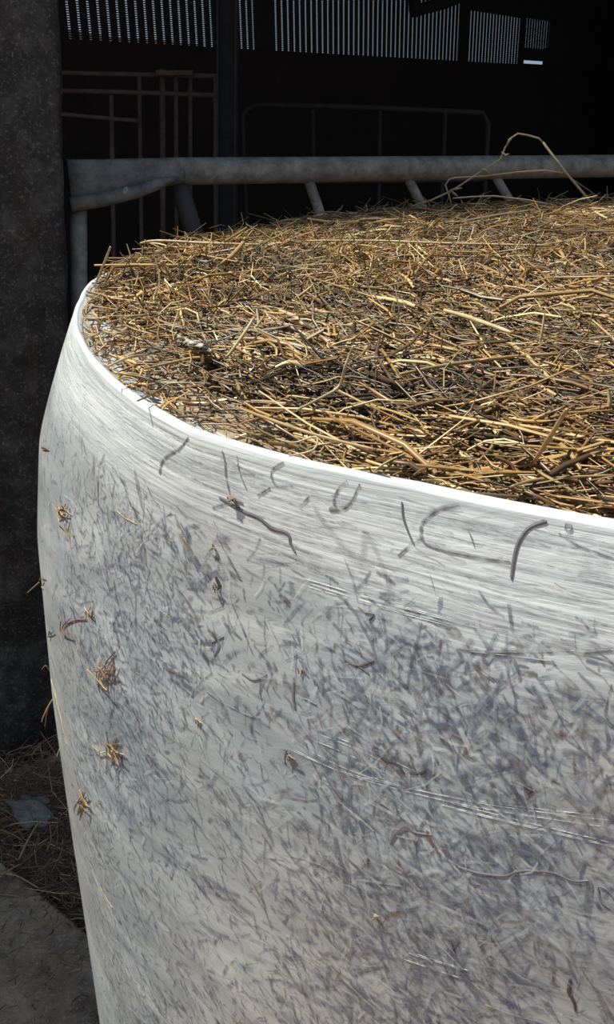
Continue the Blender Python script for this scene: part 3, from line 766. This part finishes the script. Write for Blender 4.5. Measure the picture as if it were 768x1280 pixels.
for i, (cx_, cy_, sz, n_, ms, dx_, dy_) in enumerate([(80, 638, 24, 5, (m_stalk2, BR), .4, 1), (86, 662, 26, 2, (BR, m_stalk2), .2, 1), (137, 842, 40, 7, (BR, RD, m_stalk2), .35, 1),
   (144, 938, 40, 8, (m_stalk2, BR, m_stalk), .7, 1), (105, 1003, 34, 5, (BR, m_stalk2), .15, 1), (294, 624, 13, 5, (RD, BR), 1, .3), (363, 944, 20, 4, (BR, K), .5, 1),
   (114, 765, 16, 4, (m_stalk2, BR), .4, 1), (88, 782, 34, 2, (RD,), .45, 1), (57, 562, 13, 2, (RD, BR), 1, 0), (272, 733, 13, 4, (K, m_stalk2), .2, 1), (64, 792, 10, 2, (K,), .3, 1),
   (47, 728, 26, 4, (m_stalk2, BR), .15, 1), (268, 684, 9, 3, (m_stalk2, BR), 1, .2), (472, 1143, 9, 3, (m_stalk2,), 1, .6), (380, 838, 15, 2, (RD, BR), .4, 1), (248, 902, 10, 2, (m_stalk2,), .5, 1)]):
    tuft(cx_, cy_, sz, n_, ms, 100 + i, dx_, dy_)
# stalks poking out past the left side of the bale
def poke(pts, off_, r0, mat, name='poking_stalk'):
    # root on the film silhouette, curve carried outwards
    Yb = off_; m = MB(); q = [atY(x, y, Yb) for x, y in catmull(pts, 4)]
    q = [Vector(c) for c in q]; n_ = len(q); m.tube(q, [r0 * (1 - .5 * i / n_) for i in range(n_)], 6)
    return keep(m.build(name, mat, smooth=True), bale)
sY = 1.02
poke([(49, 728), (42, 734), (34, 741)], .70, .0007, m_brown)
poke([(72, 866), (62, 880), (55, 894), (52, 902)], .68, .0009, m_stalk2); poke([(70, 868), (60, 885), (56, 908)], .68, .0008, m_brown)
poke([(62, 838), (57, 832), (52, 837)], .69, .0006, m_brown); poke([(78, 930), (74, 937), (71, 946)], .68, .0006, m_stalk)

# ------------------------------------------------------------------ loose stalks lying on the bale
top_n = Vector((0, 0, 1))
def topz(x, y): return BT + float(top_h(np.array(x), np.array(y)))
def stalk_on_top(name, px, wpx, mat, label, group=None, lift=.012, rise=None, cat='straw stalk'):
    P = catmull(px, 5); q = []; n_ = len(P)
    for i, c in enumerate(P):
        t = i / (n_ - 1); rs = 0 if rise is None else np.interp(t, np.linspace(0, 1, len(rise)), rise)
        g_ = on_plane(c[0], c[1], Vector((0, 0, BT + lift + rs)), top_n)
        q.append(g_)
    D = (q[n_ // 2] - O).dot(-cB); r_ = wpx * D / F / 2
    m = MB(); m.tube(q, [r_ * (.75 + .25 * math.sin(math.pi * i / (n_ - 1))) for i in range(n_)], 8)
    o = recentre(m.build(name, mat, smooth=True)); tag(o, label, cat, group); return o
stalk_on_top('straw_stalk', [(668, 577), (686, 549), (709, 512)], 6.5, m_stalk2, 'thick golden straw stalk tilted upright near the right edge of the bale top', rise=[-.004, .012, .028])
stalk_on_top('straw_stalk', [(372, 512), (400, 498), (424, 483), (432, 458), (441, 434)], 4, m_stalk, 'bent pale stalk with a kink, sticking up in the middle front of the bale top', rise=[0, 0, .002, .014, .024])
stalk_on_top('straw_stalk', [(500, 468), (560, 456), (640, 446), (706, 442)], 5, m_stalk2, 'long straight golden stalk lying level across the middle right of the straw')
stalk_on_top('straw_stalk', [(556, 388), (590, 398), (640, 416)], 6, m_stalk, 'wide pale split stalk slanting down right in the middle of the straw')
stalk_on_top('straw_stalk', [(176, 304), (198, 301), (260, 304), (330, 306)], 3.5, m_stalk, 'long thin stalk hooked at its left end, along the back left rim of the bale', rise=[0, .004, .002, 0])
stalk_on_top('straw_stalk', [(119, 356), (129, 332), (138, 309)], 3.2, m_stalk, 'short pale stalk standing up from the far left corner of the bale top', rise=[-.006, .015, .035])
stalk_on_top('straw_stalk', [(296, 509), (340, 525), (400, 545), (470, 562)], 4.5, m_stalk2, 'long golden stalk slanting down right near the front lip of the bale')
stalk_on_top('straw_stalk', [(284, 446), (303, 420), (318, 397)], 4, m_stalk, 'short pale stalk leaning up right in the left half of the straw', rise=[0, .006, .014])
stalk_on_top('straw_stalk', [(384, 301), (470, 301), (560, 304), (690, 307)], 2.8, m_stalk, 'very long thin stalk lying level along the back of the straw')
stalk_on_top('straw_stalk', [(172, 501), (188, 494), (206, 484)], 2.6, m_brown, 'short brown stalk pointing over the film lip at the left front of the bale', lift=.005)
stalk_on_top('straw_stalk', [(133, 459), (160, 447), (186, 443)], 3.2, m_stalk, 'thin pale stalk pointing at the left lip of the bale', rise=[0, .004, 0])
stalk_on_top('straw_stalk', [(640, 608), (668, 600), (706, 597), (768, 594)], 4.5, m_stalk2, 'golden stalk running level just inside the front lip at far right', lift=.006)
stalk_on_top('straw_stalk', [(345, 548), (368, 553), (395, 546), (392, 562), (362, 570)], 2.5, m_stalk, 'curled thin stalk folded back on itself near the front lip', rise=[0, .003, .006, .003, 0])
stalk_on_top('dry_leaf', [(277, 330), (290, 320), (305, 303)], 6, m_stalk2, 'broad golden dry leaf curled up in the back left of the straw', rise=[0, .006, .012], cat='leaf')
# scrap of grey torn film in the straw at the left
def leafy(name, px, wpx, mat, label, lift):
    P = catmull(px, 5); V = []; n_ = len(P)
    Q = [on_plane(c[0], c[1], Vector((0, 0, BT + lift + .0015 * math.sin(i * 1.3))), top_n) for i, c in enumerate(P)]
    for i, q in enumerate(Q):
        t = (Q[min(i + 1, n_ - 1)] - Q[max(i - 1, 0)]).normalized(); b = UPZ.cross(t).normalized(); w = wpx * .0008 * (.3 + math.sin(math.pi * (i + .5) / n_)) 
        V += [q - b * w * (1 + .4 * math.sin(i * 2.1)), q + UPZ * .0015, q + b * w * (1 + .4 * math.cos(i * 2.7)), q - UPZ * .0005]
    fs = [(i * 4 + k, i * 4 + (k + 1) % 4, (i + 1) * 4 + (k + 1) % 4, (i + 1) * 4 + k) for i in range(n_ - 1) for k in range(4)] + [(3, 2, 1, 0), tuple((n_ - 1) * 4 + k for k in range(4))]
    o = recentre(mesh_np(name, V, fs, mat, smooth=True)); tag(o, label, 'scrap'); return o
m_film2 = flat_mat('torn_film', (.36, .34, .30), .5)
leafy('film_scrap', [(223, 421), (238, 428), (252, 432), (264, 440)], 3.5, m_film2, 'crumpled grey scrap of film lying in the left of the straw', .012)

# the arched broken stalk at the back right
YB = 1.30
def arch_piece(mb, px, Y, w0):
    q = [atY(x, y, Y) for x, y in px]; D = (q[0] - O).dot(-cB); mb.tube(q, w0 * D / F / 2, 7)
ar = empty('broken_stalk', tuple(atY(600, 256, YB))); tag(ar, 'tall bent dry stalk arching above the back right of the straw, against the steel rail', 'straw stalk')
m = MB(); arch_piece(m, [(515, 258), (540, 250), (566, 238), (590, 222), (606, 211), (626, 199), (632, 184), (640, 172), (648, 167), (660, 169), (674, 173), (679, 178)], YB, 2.3)
arch_piece(m, [(679, 178), (706, 214), (730, 242), (745, 261)], YB, 3.2); keep(m.build('main_stem', m_stalk, smooth=True), ar)
m = MB(); arch_piece(m, [(565, 257), (562, 246), (557, 231), (562, 224), (570, 222), (606, 220), (650, 215), (680, 213), (704, 216)], YB, 2.2); keep(m.build('side_stem', m_stalk, smooth=True), ar)
m = MB(); arch_piece(m, [(704, 216), (735, 237), (768, 260)], YB + .02, 1.6); keep(m.build('side_stem', m_brown, smooth=True), ar)
m = MB(); arch_piece(m, [(566, 248), (590, 246), (618, 245), (660, 250), (695, 257)], YB - .03, 2.0); keep(m.build('side_stem', m_stalk, smooth=True), ar)
m = MB(); arch_piece(m, [(745, 258), (750, 251), (758, 243)], YB, 1.3); keep(m.build('side_stem', m_brown, smooth=True), ar)
for pts_ in ([(562, 238), (570, 236), (578, 235)], [(563, 237), (568, 242), (573, 246)], [(627, 190), (632, 194), (637, 192)], [(602, 211), (607, 213), (612, 216)], [(633, 182), (637, 175), (642, 170)]):
    q = [atY(x, y, YB - .003) for x, y in pts_]; m = MB(); m.tube(q, [(.0006, .0006), (.0034, .0018), (.0005, .0005)], 8); keep(m.build('leaf_sheath', m_stalk, smooth=True), ar)

# ------------------------------------------------------------------ litter on the ground by the pillar
def litter(n_, seed, region, zf, Lm, Wm, pal, spread_z, name, label):
    r = np.random.default_rng(seed); q = region(r, n_); n_ = len(q)
    L = r.lognormal(math.log(Lm), .5, n_).clip(.006, .25); Wd = r.lognormal(math.log(Wm), .35, n_)
    ang = r.uniform(0, 2 * np.pi, n_); pt = r.normal(0, .22, n_)
    D_ = np.stack([np.cos(ang) * np.cos(pt), np.sin(ang) * np.cos(pt), np.sin(pt)], -1); N_ = np.zeros((n_, 3)); N_[:, 2] = 1
    z = zf(q[:, 0], q[:, 1]) + r.uniform(0, 1, n_) * spread_z + .3 * L * abs(np.sin(pt))
    c = np.array(pal)[r.integers(0, len(pal), n_)] * r.lognormal(0, .25, (n_, 1)); c = np.concatenate([c, np.ones((n_, 1))], 1)
    b = np.stack([r.normal(0, .5, n_), r.normal(0, .2, n_)], -1)
    V_, F_, C_ = strands(np.stack([q[:, 0], q[:, 1], z], -1), D_, N_, L, Wd, b, c.clip(0, 1))
    o = mesh_np(name, V_, F_, m_litter, col=C_); o['kind'] = 'stuff'; tag(o, label, 'straw litter'); return o
drk = [(.28, .165, .11), (.38, .23, .15), (.15, .09, .06), (.66, .48, .30), (.19, .12, .09), (.36, .24, .17)]
def reg_gutter(r, n_):
    u = r.uniform(-.5, 1.3, n_); v = np.abs(r.normal(0, .22, n_)) - .03
    g0 = np.array(e0)[:2]; P_ = g0 + u[:, None] * np.array(ed)[:2] - v[:, None] * np.array(en)[:2]
    # stay in front of the pillar face
    rel = (P_ - np.array(pa)[:2]) @ np.array(pn)[:2]; al = (P_ - np.array(pa)[:2]) @ np.array(wdir)[:2]
    k_ = ((rel < -.02) | (al < -.05) | (al > .3)) & (np.hypot(P_[:, 0] - BX, P_[:, 1] - BY) > .67)
    return P_[k_]
def mound(x, y):
    d_ = (np.stack([x, y], -1) - np.array(e0)[:2]) @ (-np.array(en)[:2]); return -.005 + .035 * np.clip(d_ / .15, 0, 1)
litter(12000, 41, reg_gutter, mound, .05, .0016, drk, .03, 'gutter_litter', 'dark rotting straw litter heaped in the gutter at the foot of the pillar')
def reg_slab(r, n_):
    u = r.uniform(-.4, 1.3, n_); v = np.abs(r.exponential(.22, n_)); g0 = np.array(e0)[:2]
    P_ = g0 + u[:, None] * np.array(ed)[:2] + v[:, None] * np.array(en)[:2]
    return P_[np.hypot(P_[:, 0] - BX, P_[:, 1] - BY) > .66]
litter(3600, 42, reg_slab, lambda x, y: SLAB + 0 * x, .011, .0008, drk + [(.5, .36, .22), (.34, .22, .15)], .002, 'slab_litter', 'thin brown straw bits scattered over the yard slab at bottom left')
def ground_stalk(px, w_, mat, label, z=.05, rise=None, name='straw_stalk', group=None):
    P = catmull(px, 4); n_ = len(P); q = []
    for i, c in enumerate(P):
        rs = 0 if rise is None else np.interp(i / (n_ - 1), np.linspace(0, 1, len(rise)), rise)
        q.append(ground(c[0], c[1], z + rs))
    D = (q[0] - O).dot(-cB); m = MB(); m.tube(q, [w_ * D / F / 2 * (1 - .4 * i / n_) for i in range(n_)], 6)
    o = recentre(m.build(name, mat, smooth=True)); tag(o, label, 'straw stalk', group); return o
ground_stalk([(24, 1074), (34, 1052), (48, 1028)], 3.2, m_stalk, 'pale stalk slanting up in the litter left of the bale', .045, [0, .02, .04])
ground_stalk([(0, 1092), (20, 1094), (48, 1110)], 3, m_stalk, 'pale stalk lying at the slab edge, its left end out of frame', .045)
ground_stalk([(2, 1093), (14, 1086), (25, 1080)], 2.6, m_stalk, 'short pale stalk crossing another at the slab edge', .05)
ground_stalk([(62, 1192), (80, 1203), (100, 1208)], 2.2, m_stalk2, 'thin tan stalk lying on the concrete beside the foot of the bale', SLAB + .006)
ground_stalk([(0, 1037), (14, 1042), (28, 1050)], 2.2, m_stalk2, 'thin tan stalk at the left frame edge above the slab', .05)
ground_stalk([(44, 968), (58, 960), (72, 953)], 2.4, m_brown, 'brown stalk lying in the litter right at the pillar foot', .05)
ground_stalk([(8, 1012), (12, 990), (26, 978), (50, 975)], 2.0, m_brown, 'long brown stalk curved round the stone by the pillar', .05)
ground_stalk([(58, 1065), (64, 1048), (62, 1030)], 2.2, m_stalk2, 'tan stalk upright in the litter close to the bale side', .045, [0, .02, .04])
# lump of broken concrete in the gutter
import bmesh
bm = bmesh.new(); bmesh.ops.create_icosphere(bm, subdivisions=4, radius=1)
rr_ = np.random.default_rng(8); ff = rr_.normal(0, 4.5, (9, 3)); pp_ = rr_.uniform(0, 6.28, 9)
for v in bm.verts:
    h = sum(math.sin(ff[k, 0] * v.co.x + ff[k, 1] * v.co.y + ff[k, 2] * v.co.z + pp_[k]) for k in range(9)) / 9
    v.co *= 1 + .6 * h; v.co = Vector((v.co.x * .055, v.co.y * .03, v.co.z * .022))
me = bpy.data.meshes.new('concrete_lump'); bm.to_mesh(me); me.materials.append(rough_mat('pale_concrete', (.20, .19, .17), (.55, .52, .46), 30, .9, 0, 1, .012))
me.polygons.foreach_set('use_smooth', [True] * len(me.polygons))
lump = bpy.data.objects.new('concrete_lump', me); COL.objects.link(lump); g_ = ground(42, 1018, .04); lump.location = (g_.x, g_.y, .045); lump.rotation_euler = (0, 0, -.5)
tag(lump, 'pale broken concrete lump half buried in litter by the pillar foot', 'stone')
